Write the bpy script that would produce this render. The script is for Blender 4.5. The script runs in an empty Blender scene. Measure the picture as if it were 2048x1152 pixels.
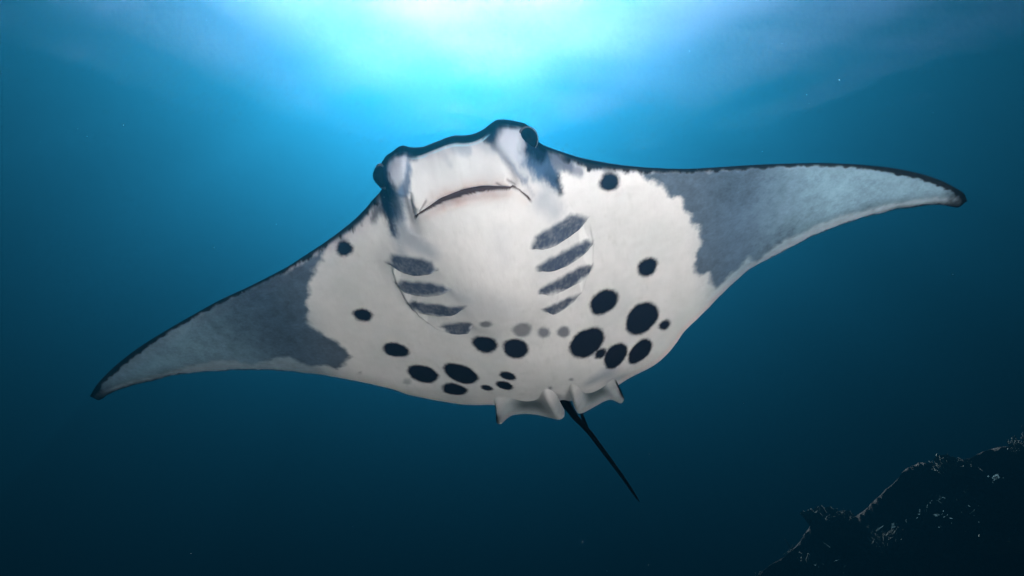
# Manta ray gliding over the camera in blue water, sun glowing through the surface, dark reef at lower right
import bpy, math, random
import numpy as np
from mathutils import Vector, Matrix
S = bpy.context.scene
R = math.radians
# ---------------- camera
CAM_PITCH = 18.3
cam_data = bpy.data.cameras.new('camera'); cam_data.lens = 24.0; cam_data.sensor_width = 36.0
cam_data.clip_start = 0.05; cam_data.clip_end = 2000
cam = bpy.data.objects.new('camera', cam_data); S.collection.objects.link(cam)
cam.location = (0, 0, 2.6); cam.rotation_euler = (R(90 + CAM_PITCH), 0, 0)
S.camera = cam
# ---------------- sky and sun
SUN_EL, SUN_AZ = 18.3+24.6, -5.2          # elevation, azimuth from +Y towards +X
world = bpy.data.worlds.new('World'); S.world = world; world.use_nodes = True
nt = world.node_tree; bg = nt.nodes['Background']
sky = nt.nodes.new('ShaderNodeTexSky'); sky.sky_type = 'NISHITA'; sky.sun_disc = False
sky.dust_density=0.04; sky.air_density=0.02; sky.sun_elevation = R(SUN_EL); sky.sun_rotation = R(SUN_AZ)
nt.links.new(sky.outputs[0], bg.inputs[0]); bg.inputs[1].default_value = 0.05
sd = bpy.data.lights.new('sun', 'SUN'); sd.energy = 5.0; sd.angle = R(0.53); sd.color = (1.0, 0.96, 0.90)
sun = bpy.data.objects.new('sun', sd); S.collection.objects.link(sun)
to_sun = Vector((math.cos(R(SUN_EL))*math.sin(R(SUN_AZ)), math.cos(R(SUN_EL))*math.cos(R(SUN_AZ)), math.sin(R(SUN_EL))))
sun.rotation_euler = to_sun.to_track_quat('Z', 'Y').to_euler(); sun.location = to_sun*60
S.view_settings.view_transform = 'Standard'; S.view_settings.look = 'None'
S.view_settings.exposure = 9.88; S.view_settings.gamma = 1.0; S.view_settings.use_curve_mapping = False
cy = S.cycles
cy.max_bounces = 5; cy.diffuse_bounces = 3; cy.glossy_bounces = 2; cy.transmission_bounces = 2
cy.volume_bounces = 0; cy.transparent_max_bounces = 12
cy.caustics_reflective = False; cy.caustics_refractive = False
cy.use_denoising = True
cy.sample_clamp_indirect = 4.0
def link(o): S.collection.objects.link(o); return o
def mat(name):
    m = bpy.data.materials.new(name); m.use_nodes = True
    p = m.node_tree.nodes['Principled BSDF']; p.inputs['IOR'].default_value = 1.05   # index relative to sea water
    return m, m.node_tree.nodes, m.node_tree.links
SURF_Z = 21.0
# haze
def make_haze():
    m, n, l = mat('haze'); n.remove(n['Principled BSDF'])
    # Principled Volume: scattering = color * density, absorption = (1 - color) * (1 - sqrt(absorption color)) * density
    def lobe(scatter, absorb, g):
        pv = n.new('ShaderNodeVolumePrincipled'); col = np.array(scatter); ac = (1-np.array(absorb)/(1-col))**2
        pv.inputs['Color'].default_value = (*col, 1); pv.inputs['Density'].default_value = 1.0
        pv.inputs['Absorption Color'].default_value = (*ac, 1); pv.inputs['Anisotropy'].default_value = g
        return pv
    l.new(lobe([9e-06, 0.000146, 0.000262], [0.1085, 0.1055, 0.1012], 0.745).outputs[0], n['Material Output'].inputs['Volume'])
    b=260; z0=-16; z1=SURF_Z-.5
    vs=[(x,y,z) for z in (z0,z1) for y in (-b,b) for x in (-b,b)]
    fs=[(0,2,3,1),(4,5,7,6),(0,1,5,4),(2,6,7,3),(0,4,6,2),(1,3,7,5)]
    me=bpy.data.meshes.new('haze'); me.from_pydata(vs,[],fs); me.materials.append(m)
    o=link(bpy.data.objects.new('haze',me)); o['kind']='stuff'
make_haze()
def make_surface():
    m, n, l = mat('water surface'); n.remove(n['Principled BSDF'])
    tr = n.new('ShaderNodeBsdfTransparent'); gl = n.new('ShaderNodeBsdfGlossy'); mx = n.new('ShaderNodeMixShader'); ge = n.new('ShaderNodeNewGeometry'); dp = n.new('ShaderNodeVectorMath'); ab = n.new('ShaderNodeMath'); fr = n.new('ShaderNodeMapRange')
    dp.operation = 'DOT_PRODUCT'; ab.operation = 'ABSOLUTE'; l.new(ge.outputs['Normal'], dp.inputs[0]); l.new(ge.outputs['Incoming'], dp.inputs[1]); l.new(dp.outputs['Value'], ab.inputs[0]); l.new(ab.outputs[0], fr.inputs['Value'])
    # mean reflectance of a finely rippled surface seen from below: full at shallow angles, low in Snell's window
    fr.interpolation_type = 'SMOOTHSTEP'; fr.inputs['From Min'].default_value = .48; fr.inputs['From Max'].default_value = .84; fr.inputs['To Min'].default_value = 1.0; fr.inputs['To Max'].default_value = .04
    gl.inputs['Roughness'].default_value = .12
    tr.inputs[0].default_value=(.98,.98,.98,1)
    l.new(fr.outputs[0], mx.inputs[0]); l.new(tr.outputs[0], mx.inputs[1]); l.new(gl.outputs[0], mx.inputs[2])
    l.new(mx.outputs[0], n['Material Output'].inputs['Surface'])
    nn=460; ext=380.0
    # denser towards the middle
    t=np.linspace(-1,1,nn+1); x=np.sign(t)*(np.abs(t)*.12+.88*np.abs(t)**3.5)*ext
    X,Y=np.meshgrid(x,x+10,indexing='ij')
    rng=np.random.RandomState(4); Z=np.zeros_like(X)
    for k in range(34):
        lam=.55*1.13**k*rng.uniform(.8,1.2); lam=min(lam,4.5); th=rng.normal(.5,.8); amp=.0045*lam**1.0*WAVE
        Z+=amp*np.sin(2*np.pi/lam*(X*np.cos(th)+Y*np.sin(th))+rng.uniform(0,6.3))
    V=np.stack([X,Y,Z+SURF_Z],-1).reshape(-1,3)
    V=np.concatenate([V])
    i=np.arange(nn*(nn+1)).reshape(nn,nn+1)[:,:-1].ravel()
    Fq=np.stack([i,i+nn+1,i+nn+2,i+1],1)
    me=bpy.data.meshes.new('water_surface'); me.from_pydata(V.tolist(),[],Fq.tolist()); me.materials.append(m)
    me.shade_smooth()
    o=link(bpy.data.objects.new('water_surface',me)); o['kind']='structure'
    return o
WAVE=0.19
make_surface()
# ================ seabed, reef
def smooth01(x): x = np.clip(x, 0, 1); return x*x*(3-2*x)
_TAB = np.random.RandomState(5).rand(256, 256)
def vnoise(x, y):
    xi = np.floor(x).astype(int); yi = np.floor(y).astype(int); fx = smooth01(x-xi); fy = smooth01(y-yi)
    a = _TAB[xi & 255, yi & 255]; b = _TAB[(xi+1) & 255, yi & 255]; c = _TAB[xi & 255, (yi+1) & 255]; d = _TAB[(xi+1) & 255, (yi+1) & 255]
    return (a*(1-fx)+b*fx)*(1-fy)+(c*(1-fx)+d*fx)*fy-.5
def fbm(u, v, f, o=3):
    r = 0; a = 1
    for k in range(o): r = r+a*vnoise(u*f+17.3*k, v*f+9.1*k); f *= 2.1; a *= .5
    return r
BOUNCE_SAND = (1.40, -1.2, 1.6)              # middle and radius of the unseen pale sand flat added to bounce sun onto the belly
def floor_z(x, y):
    """added unseen sand terrace bouncing sun onto the belly, dropping off ahead and left"""
    return 2.25+.05*fbm(x, y, .35, 3)-5.0*smooth01((-x-1.5+.5*fbm(x, y, .3, 2))/6)-6.5*smooth01((y-1.8+.6*fbm(x+5, y, .4, 2))/5)-1.2*smooth01((np.hypot(x-2, y+1)-5)/9)
RS = 1.55
def reef_z(x, y):
    """a steep reef wall facing the camera, its crest falling from the right to the left"""
    x = x/RS; y = y/RS
    xs = x+.35*fbm(x+31, y+7, .6, 3)
    crest = np.interp(xs, [-4, -2, -.5, .6, 1.6, 2.6, 3.3, 4.3, 6, 9, 13, 16], [-5, -3.2, -.9, .4, 1.3, 2.0, 2.5, 3.1, 3.5, 3.2, 1.0, -5])
    yc = 7.7-.50*(x-2.7)+.7*fbm(x-13, y*.3, .7, 3)
    k = np.where(y < yc, smooth01((y-yc+2.0)/2.2), 1-.75*smooth01((y-yc)/2.2))
    return 2.6+RS*(-7.6+(crest+5)*k+.26*k*fbm(x+4, y-3, 1.6, 4))
def grid_mesh(name, X, Y, Z, m, col=None):
    a, b = X.shape; V = np.stack([X, Y, Z], -1).reshape(-1, 3)
    i = (np.arange(a-1)[:, None]*b+np.arange(b-1)[None]).ravel(); F = np.stack([i, i+b, i+b+1, i+1], 1)
    me = bpy.data.meshes.new(name); me.from_pydata(V.tolist(), [], F.tolist()); me.shade_smooth(); me.materials.append(m)
    if col is not None:
        at = me.color_attributes.new('cover', 'FLOAT_COLOR', 'POINT'); at.data.foreach_set('color', np.repeat(col.ravel()[:, None], 4, 1).astype(np.float32).ravel())
    return link(bpy.data.objects.new(name, me))
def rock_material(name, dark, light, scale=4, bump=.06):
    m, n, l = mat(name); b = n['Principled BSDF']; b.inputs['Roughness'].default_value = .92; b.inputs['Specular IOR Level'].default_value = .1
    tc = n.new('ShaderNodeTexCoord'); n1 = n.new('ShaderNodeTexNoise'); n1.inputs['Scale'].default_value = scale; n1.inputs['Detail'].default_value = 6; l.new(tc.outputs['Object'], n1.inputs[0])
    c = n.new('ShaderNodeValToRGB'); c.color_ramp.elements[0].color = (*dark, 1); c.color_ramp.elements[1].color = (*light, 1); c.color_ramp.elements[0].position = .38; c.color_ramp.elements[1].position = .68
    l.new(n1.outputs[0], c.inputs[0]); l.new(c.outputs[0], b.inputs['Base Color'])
    n2 = n.new('ShaderNodeTexNoise'); n2.inputs['Scale'].default_value = scale*6; n2.inputs['Detail'].default_value = 5; l.new(tc.outputs['Object'], n2.inputs[0])
    bp = n.new('ShaderNodeBump'); bp.inputs['Strength'].default_value = .8; bp.inputs['Distance'].default_value = bump; l.new(n2.outputs[0], bp.inputs['Height']); l.new(bp.outputs[0], b.inputs['Normal'])
    return m
def make_seabed():
    m, n, l = mat('bounce sand and rubble'); b = n['Principled BSDF']; b.inputs['Roughness'].default_value = .9  # added bounce patch of bright sand amid near-black rubble
    at = n.new('ShaderNodeAttribute'); at.attribute_name = 'cover'; tc = n.new('ShaderNodeTexCoord')
    n1 = n.new('ShaderNodeTexNoise'); n1.inputs['Scale'].default_value = 3; n1.inputs['Detail'].default_value = 6; l.new(tc.outputs['Object'], n1.inputs[0])
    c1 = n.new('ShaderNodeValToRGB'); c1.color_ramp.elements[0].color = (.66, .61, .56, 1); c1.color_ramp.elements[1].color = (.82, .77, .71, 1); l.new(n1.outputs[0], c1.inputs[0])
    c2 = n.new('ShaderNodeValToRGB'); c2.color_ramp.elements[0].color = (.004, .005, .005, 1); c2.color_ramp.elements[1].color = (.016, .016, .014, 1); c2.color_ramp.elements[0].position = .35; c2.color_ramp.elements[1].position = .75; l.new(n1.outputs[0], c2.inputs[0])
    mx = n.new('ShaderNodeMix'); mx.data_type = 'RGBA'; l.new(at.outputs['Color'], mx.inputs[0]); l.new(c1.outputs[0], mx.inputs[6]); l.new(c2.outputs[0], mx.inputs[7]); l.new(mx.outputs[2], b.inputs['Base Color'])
    n2 = n.new('ShaderNodeTexNoise'); n2.inputs['Scale'].default_value = 22; n2.inputs['Detail'].default_value = 5; l.new(tc.outputs['Object'], n2.inputs[0])
    bp = n.new('ShaderNodeBump'); bp.inputs['Strength'].default_value = .5; bp.inputs['Distance'].default_value = .05; l.new(n2.outputs[0], bp.inputs['Height']); l.new(bp.outputs[0], b.inputs['Normal'])
    t = np.linspace(-1, 1, 361); x = np.sign(t)*(np.abs(t)*.10+.90*np.abs(t)**3.2)*190
    X, Y = np.meshgrid(x+3, x+2, indexing='ij')
    rm = smooth01((np.sqrt((X-BOUNCE_SAND[0])**2+(Y-BOUNCE_SAND[1])**2)+2.2*fbm(X+3, Y-8, .4, 3)*.25-BOUNCE_SAND[2])/.4)
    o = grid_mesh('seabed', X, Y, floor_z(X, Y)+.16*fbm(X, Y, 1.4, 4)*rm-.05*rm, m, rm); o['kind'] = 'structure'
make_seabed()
x_, y_ = np.linspace(-4, 16, 420)*RS, np.linspace(2.6, 13, 280)*RS
X_, Y_ = np.meshgrid(x_, y_, indexing='ij')
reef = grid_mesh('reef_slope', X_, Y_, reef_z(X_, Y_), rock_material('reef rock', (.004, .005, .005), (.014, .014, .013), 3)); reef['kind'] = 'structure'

# ================ manta ray
# ---- numpy helpers for the manta ray body (shared with the fitting tool)
def smooth01(x): x = np.clip(x, 0, 1); return x*x*(3-2*x)
def catmull(P, n):
    P = np.asarray(P, float); d = np.r_[0, np.cumsum(np.sqrt((np.diff(P, axis=0)**2).sum(1)))]
    Q = np.vstack([2*P[0]-P[1], P, 2*P[-1]-P[-2]]); dk = np.r_[d[0]-(d[1]-d[0]), d, d[-1]+(d[-1]-d[-2])]
    s = np.linspace(0, d[-1], n); i = np.clip(np.searchsorted(d, s, 'right')-1, 0, len(P)-2)
    h = d[i+1]-d[i]; t = ((s-d[i])/h)[:, None]
    m0 = (Q[i+2]-Q[i])/(dk[i+2]-dk[i])[:, None]*h[:, None]; m1 = (Q[i+3]-Q[i+1])/(dk[i+3]-dk[i+1])[:, None]*h[:, None]
    return (2*t**3-3*t**2+1)*Q[i+1]+(t**3-2*t**2+t)*m0+(-2*t**3+3*t**2)*Q[i+2]+(t**3-t**2)*m1
def seg_dist(P, L):
    """distance from points P (n,2) to polyline L, with arc parameter (0..1) and signed side"""
    best = np.full(len(P), 1e9); par = np.zeros(len(P)); side = np.zeros(len(P))
    ln = np.sqrt((np.diff(L, axis=0)**2).sum(1)); cum = np.r_[0, np.cumsum(ln)]
    for k in range(len(L)-1):
        a = L[k]; e = L[k+1]-a; l2 = max(e.dot(e), 1e-12)
        q = P-a; t = np.clip(q.dot(e)/l2, 0, 1); r = q-t[:, None]*e; d = np.sqrt((r*r).sum(1))
        m = d < best; best[m] = d[m]; par[m] = (cum[k]+t[m]*ln[k])/cum[-1]
        side[m] = (e[0]*q[m, 1]-e[1]*q[m, 0])
    return best, par, np.sign(side)
def poly_sd(P, G):
    """signed distance to closed polygon, positive inside"""
    G = np.asarray(G); best = np.full(len(P), 1e9); ins = np.zeros(len(P), bool)
    for k in range(len(G)):
        a = G[k]; b = G[(k+1) % len(G)]; e = b-a
        q = P-a; t = np.clip(q.dot(e)/max(e.dot(e), 1e-12), 0, 1); r = q-t[:, None]*e
        best = np.minimum(best, (r*r).sum(1))
        c = (a[1] > P[:, 1]) != (b[1] > P[:, 1])
        xi = a[0]+(P[:, 1]-a[1])*e[0]/(e[1] if abs(e[1]) > 1e-12 else 1e-12)
        ins ^= c & (P[:, 0] < xi)
    return np.sqrt(best)*np.where(ins, 1, -1)
_rs = np.random.RandomState(11); _TAB = _rs.rand(256, 256)
def vnoise(x, y):
    xi = np.floor(x).astype(int); yi = np.floor(y).astype(int); fx = smooth01(x-xi); fy = smooth01(y-yi)
    a = _TAB[xi & 255, yi & 255]; b = _TAB[(xi+1) & 255, yi & 255]; c = _TAB[xi & 255, (yi+1) & 255]; d = _TAB[(xi+1) & 255, (yi+1) & 255]
    return (a*(1-fx)+b*fx)*(1-fy)+(c*(1-fx)+d*fx)*fy-.5
def fbm(u, v, f, o=3):
    r = 0; a = 1
    for k in range(o): r = r+a*vnoise(u*f+17.3*k, v*f+9.1*k); f *= 2.1; a *= .5
    return r
SPAN = 2.05
def mid(u): return -.19*(np.abs(u)/SPAN)**2.0
def grid_uv(lead, trail, ncol, rows):
    Ld = catmull(lead, ncol*3)
    # arc length with more columns round the head
    seg = np.sqrt((np.diff(Ld, axis=0)**2).sum(1)); um = .5*(Ld[1:, 0]+Ld[:-1, 0])
    cum = np.r_[0, np.cumsum(seg*(1+1.4*np.exp(-(um/.6)**4)))]
    s = np.linspace(0, cum[-1], ncol); Lp = np.stack([np.interp(s, cum, Ld[:, k]) for k in (0, 1)], 1)
    u = Lp[:, 0].copy(); w = 41; ker = np.hanning(w); ker /= ker.sum()
    pad = np.r_[2*u[0]-u[w//2:0:-1], u, 2*u[-1]-u[-2:-w//2-1:-1]]
    us = np.convolve(pad, ker, 'valid')[:ncol]; us = np.maximum.accumulate(us)+np.linspace(0, 1e-6, ncol)
    us = np.interp(us, [us[0], us[-1]], [u[0], u[-1]])
    Td = catmull(trail, ncol*3); tu = np.maximum.accumulate(Td[:, 0])+np.linspace(0, 1e-7, len(Td))
    Tp = np.stack([us, np.interp(us, tu, Td[:, 1])], 1); Tp[0] = Lp[0]; Tp[-1] = Lp[-1]
    return Lp, Tp, Ld[::6], Td[::6]
def heights(u, v, dl, dt, chord, ft):
    au = np.abs(u)
    head = smooth01((.44-au)/.16)*smooth01((v-.1)/.25)
    Rl = np.minimum(.055+.15*head, .5*chord+1e-4)
    Rt = np.minimum(.10+.42*np.exp(-(u/.36)**2), .6*chord+1e-4)
    e = np.sqrt(np.maximum(0, 1-(1-np.clip(dl/Rl, 0, 1))**2)); qt = np.clip(dt/Rt, 0, 1); g = 1-(1-qt)**1.7
    tap = np.clip(1-au/SPAN, 0, 1)
    hv = .007+.022*tap+.130*np.exp(-(u/.44)**2)
    hd = .008+.030*tap+.150*np.exp(-(u/.36)**2)
    lob = sum(np.exp(-((u-c[0])**2+(v-c[1])**2)/c[2]**2) for c in ft['lobes'])
    hdl = hd-.055*head*(1-np.exp(-((au-.27)/.12)**2)) + .05*lob
    return e*g, hv+.055*lob, hdl
def ventral_relief(u, v, ft):
    P = np.stack([u, v], 1); w = np.zeros(len(u))
    sel = (np.abs(u) < .75)
    Q = P[sel]; r = np.zeros(len(Q))
    T = np.asarray(ft['throat'])
    if len(T):
        lo, hi = T.min(0), T.max(0); ce = .5*(lo+hi); ra = .56*(hi-lo); r += .085*np.clip(1-(((Q-ce)/ra)**2).sum(1), 0, 1)**1.5
    for kind, E, depth, wd in ft['creases']:
        d, p, s = seg_dist(Q, E); tp = np.clip(np.minimum(p, 1-p)/.16, 0, 1)**.6
        if kind == 'mouth':
            op = np.sin(np.pi*np.clip((p-.1)/.72, 0, 1))**.8
            ww = .004+wd*op
            r -= depth*(.3+.7*op)*tp*np.exp(-(d/ww)**2); r += .010*op*np.exp(-((d-.022)/.014)**2)
        else: r -= depth*tp*np.exp(-(d/wd)**2)
    for E, amp in ft['gills']:
        d, p, s = seg_dist(Q, E); tp = smooth01(np.minimum(p, 1-p)/.22); sd = d*s
        near = (d < .12)
        st = 1/(1+np.exp(-np.clip(sd/.0016, -40, 40)))
        r += np.where(near, amp*tp*(st*np.exp(-np.maximum(sd, 0)/.040)-(1-st)*.8*np.exp(np.minimum(sd, 0)/.035)), 0)
    w[sel] = r
    w += .0012*fbm(u, v, 9)*(np.abs(u) < 1.2)
    return w
# outlines, markings and painted shade strokes in body metres: x to its left side, y towards the head
LEAD_EDGE=[[-2.1235,-0.3072],[-2.0564,-0.2507],[-1.991,-0.2026],[-1.9273,-0.1614],[-1.8655,-0.1233],[-1.8056,-0.0892],[-1.7474,-0.0578],[-1.6909,-0.0287],[-1.6359,-0.0024],[-1.5825,0.0214],[-1.5303,0.0436],[-1.4793,0.0646],[-1.4293,0.0848],[-1.3803,0.1042],[-1.3322,0.1226],[-1.285,0.1406],[-1.2385,0.1581],[-1.1929,0.1746],[-1.1482,0.1897],[-1.1043,0.2031],[-1.0612,0.2152],[-1.0186,0.2271],
[-0.9764,0.2395],[-0.9347,0.2525],[-0.8935,0.2656],[-0.8527,0.2788],[-0.8125,0.2923],[-0.7727,0.3074],[-0.7335,0.3244],[-0.6948,0.3404],[-0.6566,0.3558],[-0.6189,0.3715],[-0.5818,0.3878],[-0.5452,0.4044],[-0.5091,0.4214],[-0.4736,0.4391],[-0.4392,0.4589],[-0.4069,0.4829],[-0.3761,0.5082],[-0.3443,0.53],[-0.3157,0.5558],[-0.3055,0.5921],[-0.3022,0.628],[-0.2813,0.6555],[-0.2503,0.6683],
[-0.2212,0.6817],[-0.1957,0.6834],[-0.1713,0.6703],[-0.1379,0.6644],[-0.1034,0.6694],[-0.0711,0.6745],[-0.0401,0.6787],[-0.0108,0.6784],[0.0184,0.6702],[0.0513,0.6664],[0.0845,0.673],[0.1144,0.6868],[0.1412,0.6958],[0.1674,0.6904],[0.1941,0.6782],[0.2202,0.6631],[0.2459,0.6469],[0.261,0.6188],[0.2653,0.5824],[0.2866,0.554],[0.3152,0.5346],[0.3438,0.5153],[0.3722,0.4947],[0.4004,0.4726],
[0.4298,0.4517],[0.4611,0.4357],[0.4929,0.4209],[0.5251,0.4062],[0.5576,0.3923],[0.5904,0.3787],[0.6234,0.3654],[0.6568,0.3526],[0.6904,0.3399],[0.7242,0.3274],[0.7583,0.3154],[0.7926,0.3042],[0.8272,0.294],[0.862,0.2846],[0.8969,0.2754],[0.932,0.266],[0.9673,0.2564],[1.0028,0.2469],[1.0385,0.2371],[1.0745,0.2268],[1.1107,0.2158],[1.1472,0.2046],[1.184,0.1931],[1.221,0.1812],[1.2584,0.1687],
[1.2962,0.1557],[1.3343,0.1418],[1.3728,0.1267],[1.4118,0.1106],[1.4513,0.0938],[1.4912,0.0765],[1.5317,0.058],[1.5727,0.0384],[1.6143,0.0176],[1.6565,-0.0051],[1.6995,-0.0298],[1.7431,-0.0566],[1.7875,-0.0853],[1.8326,-0.1166],[1.8783,-0.1513],[1.9245,-0.1902],[1.971,-0.2324],[2.0162,-0.2781],[2.0429,-0.3288]]
TRAIL_EDGE=[[-2.1235,-0.3072],[-2.0993,-0.3437],[-2.0103,-0.3008],[-1.93,-0.2751],[-1.8542,-0.2558],[-1.783,-0.2438],[-1.7142,-0.2339],[-1.6438,-0.2179],[-1.5801,-0.2152],[-1.5192,-0.2166],[-1.4583,-0.2168],[-1.4001,-0.2218],[-1.3427,-0.2275],[-1.2864,-0.235],[-1.2317,-0.2451],[-1.178,-0.2571],[-1.1256,-0.2713],[-1.0745,-0.2884],[-1.0248,-0.3082],[-0.9759,-0.3301],[-0.9277,-0.3539],
[-0.8802,-0.3795],[-0.8331,-0.4069],[-0.7866,-0.4363],[-0.7406,-0.4676],[-0.6948,-0.5004],[-0.6492,-0.5351],[-0.6086,-0.5798],[-0.5615,-0.6145],[-0.5127,-0.6474],[-0.4628,-0.6791],[-0.4119,-0.7099],[-0.3594,-0.7377],[-0.3041,-0.7587],[-0.2472,-0.7747],[-0.1923,-0.799],[-0.1384,-0.8289],[-0.082,-0.8515],[-0.0237,-0.8662],[0.0357,-0.8734],[0.0956,-0.8706],[0.1548,-0.8794],[0.2138,-0.8927],
[0.2731,-0.8856],[0.3308,-0.8654],[0.3872,-0.8419],[0.4413,-0.8116],[0.4969,-0.7913],[0.552,-0.7717],[0.6034,-0.7409],[0.6487,-0.6967],[0.6886,-0.6451],[0.724,-0.5893],[0.7661,-0.547],[0.8086,-0.5078],[0.8497,-0.4681],[0.8896,-0.4285],[0.9297,-0.3911],[0.969,-0.3541],[1.0097,-0.3217],[1.0544,-0.299],[1.1012,-0.2825],[1.1487,-0.2689],[1.1958,-0.2553],[1.2428,-0.2419],[1.29,-0.2299],
[1.3381,-0.2206],[1.3873,-0.2145],[1.4374,-0.2111],[1.4883,-0.2099],[1.5402,-0.211],[1.594,-0.2174],[1.6482,-0.2241],[1.703,-0.2314],[1.76,-0.2457],[1.8182,-0.2615],[1.8772,-0.2777],[1.9408,-0.3117],[2.006,-0.3487],[2.0429,-0.3288]]
LOBES=[[0.1894,0.5754,0.1],[-0.2418,0.6029,0.1]]
THROAT=[[-0.255,0.4621],[-0.326,0.3765],[-0.3648,0.3054],[-0.3922,0.1998],[-0.3884,0.0797],[-0.3503,-0.0485],[-0.2301,-0.1215],[-0.0622,-0.1601],[0.1161,-0.1679],[0.2405,-0.1408],[0.2994,-0.0889],[0.336,-0.0021],[0.3832,0.1446],[0.3854,0.2663],[0.329,0.3763],[0.2434,0.4712],[0.1638,0.5764],[-0.0052,0.586],[-0.1512,0.5688]]
CREASES=[['mouth',[[-0.2193,0.4743],[-0.2108,0.492],[-0.194,0.5129],[-0.1696,0.5247],[-0.1511,0.5297],[-0.0961,0.5466],[-0.0227,0.5574],[0.0465,0.5544],[0.1051,0.549],[0.1467,0.544],[0.1712,0.5168],[0.1881,0.4843],[0.2005,0.4484]],0.022,0.0085],['c',[[-0.1939,0.5941],[-0.2019,0.5627],[-0.2085,0.5226],[-0.2149,0.4893]],0.01,0.007],['c',[[-0.1623,0.6462],[-0.1776,0.6392],[-0.1954,0.6314],
[-0.2086,0.6102],[-0.2183,0.5607],[-0.2264,0.5031],[-0.2375,0.4271]],0.02,0.02],['c',[[0.0834,0.6676],[0.1176,0.6598],[0.1426,0.6347],[0.1535,0.6009],[0.1648,0.5624],[0.1721,0.5166]],0.02,0.02],['c',[[0.1304,0.5796],[0.1469,0.5628],[0.1622,0.5331]],0.008,0.006],['c',[[0.091,0.5738],[0.1119,0.5584],[0.1427,0.546]],0.005,0.006],['c',[[-0.1462,0.5637],[-0.1623,0.5477],[-0.1918,0.5184]],0.007,0.006]]
GILL_EDGES=[[[[0.1536,0.292],[0.1977,0.271],[0.2408,0.2583],[0.2917,0.2572],[0.3576,0.262],[0.3836,0.2743]],0.023],[[[0.1544,0.1834],[0.22,0.1519],[0.2653,0.1368],[0.3186,0.1366],[0.3647,0.1435],[0.39,0.1569]],0.023],[[[0.1361,0.0673],[0.1982,0.0251],[0.2506,0.0175],[0.3088,0.011],[0.3599,0.016]],0.023],[[[0.1433,-0.0681],[0.1741,-0.0991],[0.2103,-0.1],[0.2531,-0.0893],[0.3011,-0.0762]],0.023],
[[[-0.3928,0.2829],[-0.3596,0.273],[-0.3305,0.257],[-0.2906,0.2534],[-0.2323,0.2677],[-0.1837,0.2872]],0.023],[[[-0.3996,0.18],[-0.3677,0.1484],[-0.3211,0.1392],[-0.2712,0.1428],[-0.2166,0.1655],[-0.161,0.1909]],0.023],[[[-0.3928,0.0646],[-0.3788,0.0411],[-0.3565,0.031],[-0.3226,0.0236],[-0.2668,0.0189],[-0.2087,0.0382],[-0.1418,0.0837]],0.023],[[[-0.3463,-0.0516],[-0.3101,-0.0777],
[-0.2777,-0.0926],[-0.2588,-0.1033],[-0.2236,-0.1077],[-0.1771,-0.0951],[-0.1415,-0.0447]],0.023],[[[0.2994,-0.0888],[0.3321,-0.0142],[0.367,0.0476],[0.3851,0.1431],[0.3847,0.2621]],0.007],[[[-0.3665,0.3004],[-0.3815,0.2412],[-0.3873,0.1843],[-0.3839,0.0928],[-0.3616,-0.0175],[-0.3115,-0.0884]],0.007]]
GILL_PATCHES=[[[0.1593,0.2905],[0.1821,0.329],[0.2238,0.3362],[0.2726,0.3327],[0.3279,0.3359],[0.3498,0.3156],[0.3822,0.2742],[0.3578,0.26],[0.292,0.2497],[0.2408,0.2637],[0.1979,0.2768]],[[0.1583,0.1811],[0.1612,0.2051],[0.2097,0.2099],[0.2604,0.2064],[0.3242,0.1994],[0.3665,0.1879],[0.3903,0.1529],[0.3643,0.148],[0.3184,0.1419],[0.2652,0.1405],[0.2199,0.145]],[[0.14,0.0648],[0.1485,0.0878],
[0.1881,0.0953],[0.2479,0.0864],[0.3097,0.0813],[0.3669,0.0495],[0.3559,0.0159],[0.3082,0.0241],[0.2506,0.0115],[0.1993,0.0381]],[[0.1305,-0.04],[0.1869,-0.0458],[0.2444,-0.0484],[0.297,-0.074],[0.2531,-0.0765],[0.2106,-0.0942],[0.1743,-0.0976],[0.1474,-0.0713]],[[-0.3895,0.2874],[-0.3671,0.3005],[-0.3459,0.3313],[-0.2975,0.3342],[-0.2374,0.3353],[-0.2025,0.3216],[-0.1962,0.2998],[-0.189,0.2859],
[-0.2321,0.2686],[-0.2922,0.2487],[-0.3306,0.2568],[-0.3609,0.2699],[-0.3876,0.2732]],[[-0.3978,0.1805],[-0.3514,0.2062],[-0.3058,0.2072],[-0.235,0.2158],[-0.1861,0.2126],[-0.163,0.1894],[-0.2089,0.1776],[-0.2694,0.1486],[-0.32,0.1426],[-0.3672,0.1498],[-0.3958,0.1509]],[[-0.3919,0.0621],[-0.3476,0.0911],[-0.3104,0.0848],[-0.2379,0.0933],[-0.1871,0.0918],[-0.1406,0.0945],[-0.1563,0.0661],
[-0.2095,0.0345],[-0.2642,0.028],[-0.3211,0.0284],[-0.3474,0.049],[-0.3796,0.0386]],[[-0.2829,-0.0601],[-0.2564,-0.0434],[-0.2023,-0.0285],[-0.1527,-0.0266],[-0.1427,-0.0425],[-0.1772,-0.0961],[-0.229,-0.1124],[-0.2581,-0.1015],[-0.268,-0.0713]]]
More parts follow.
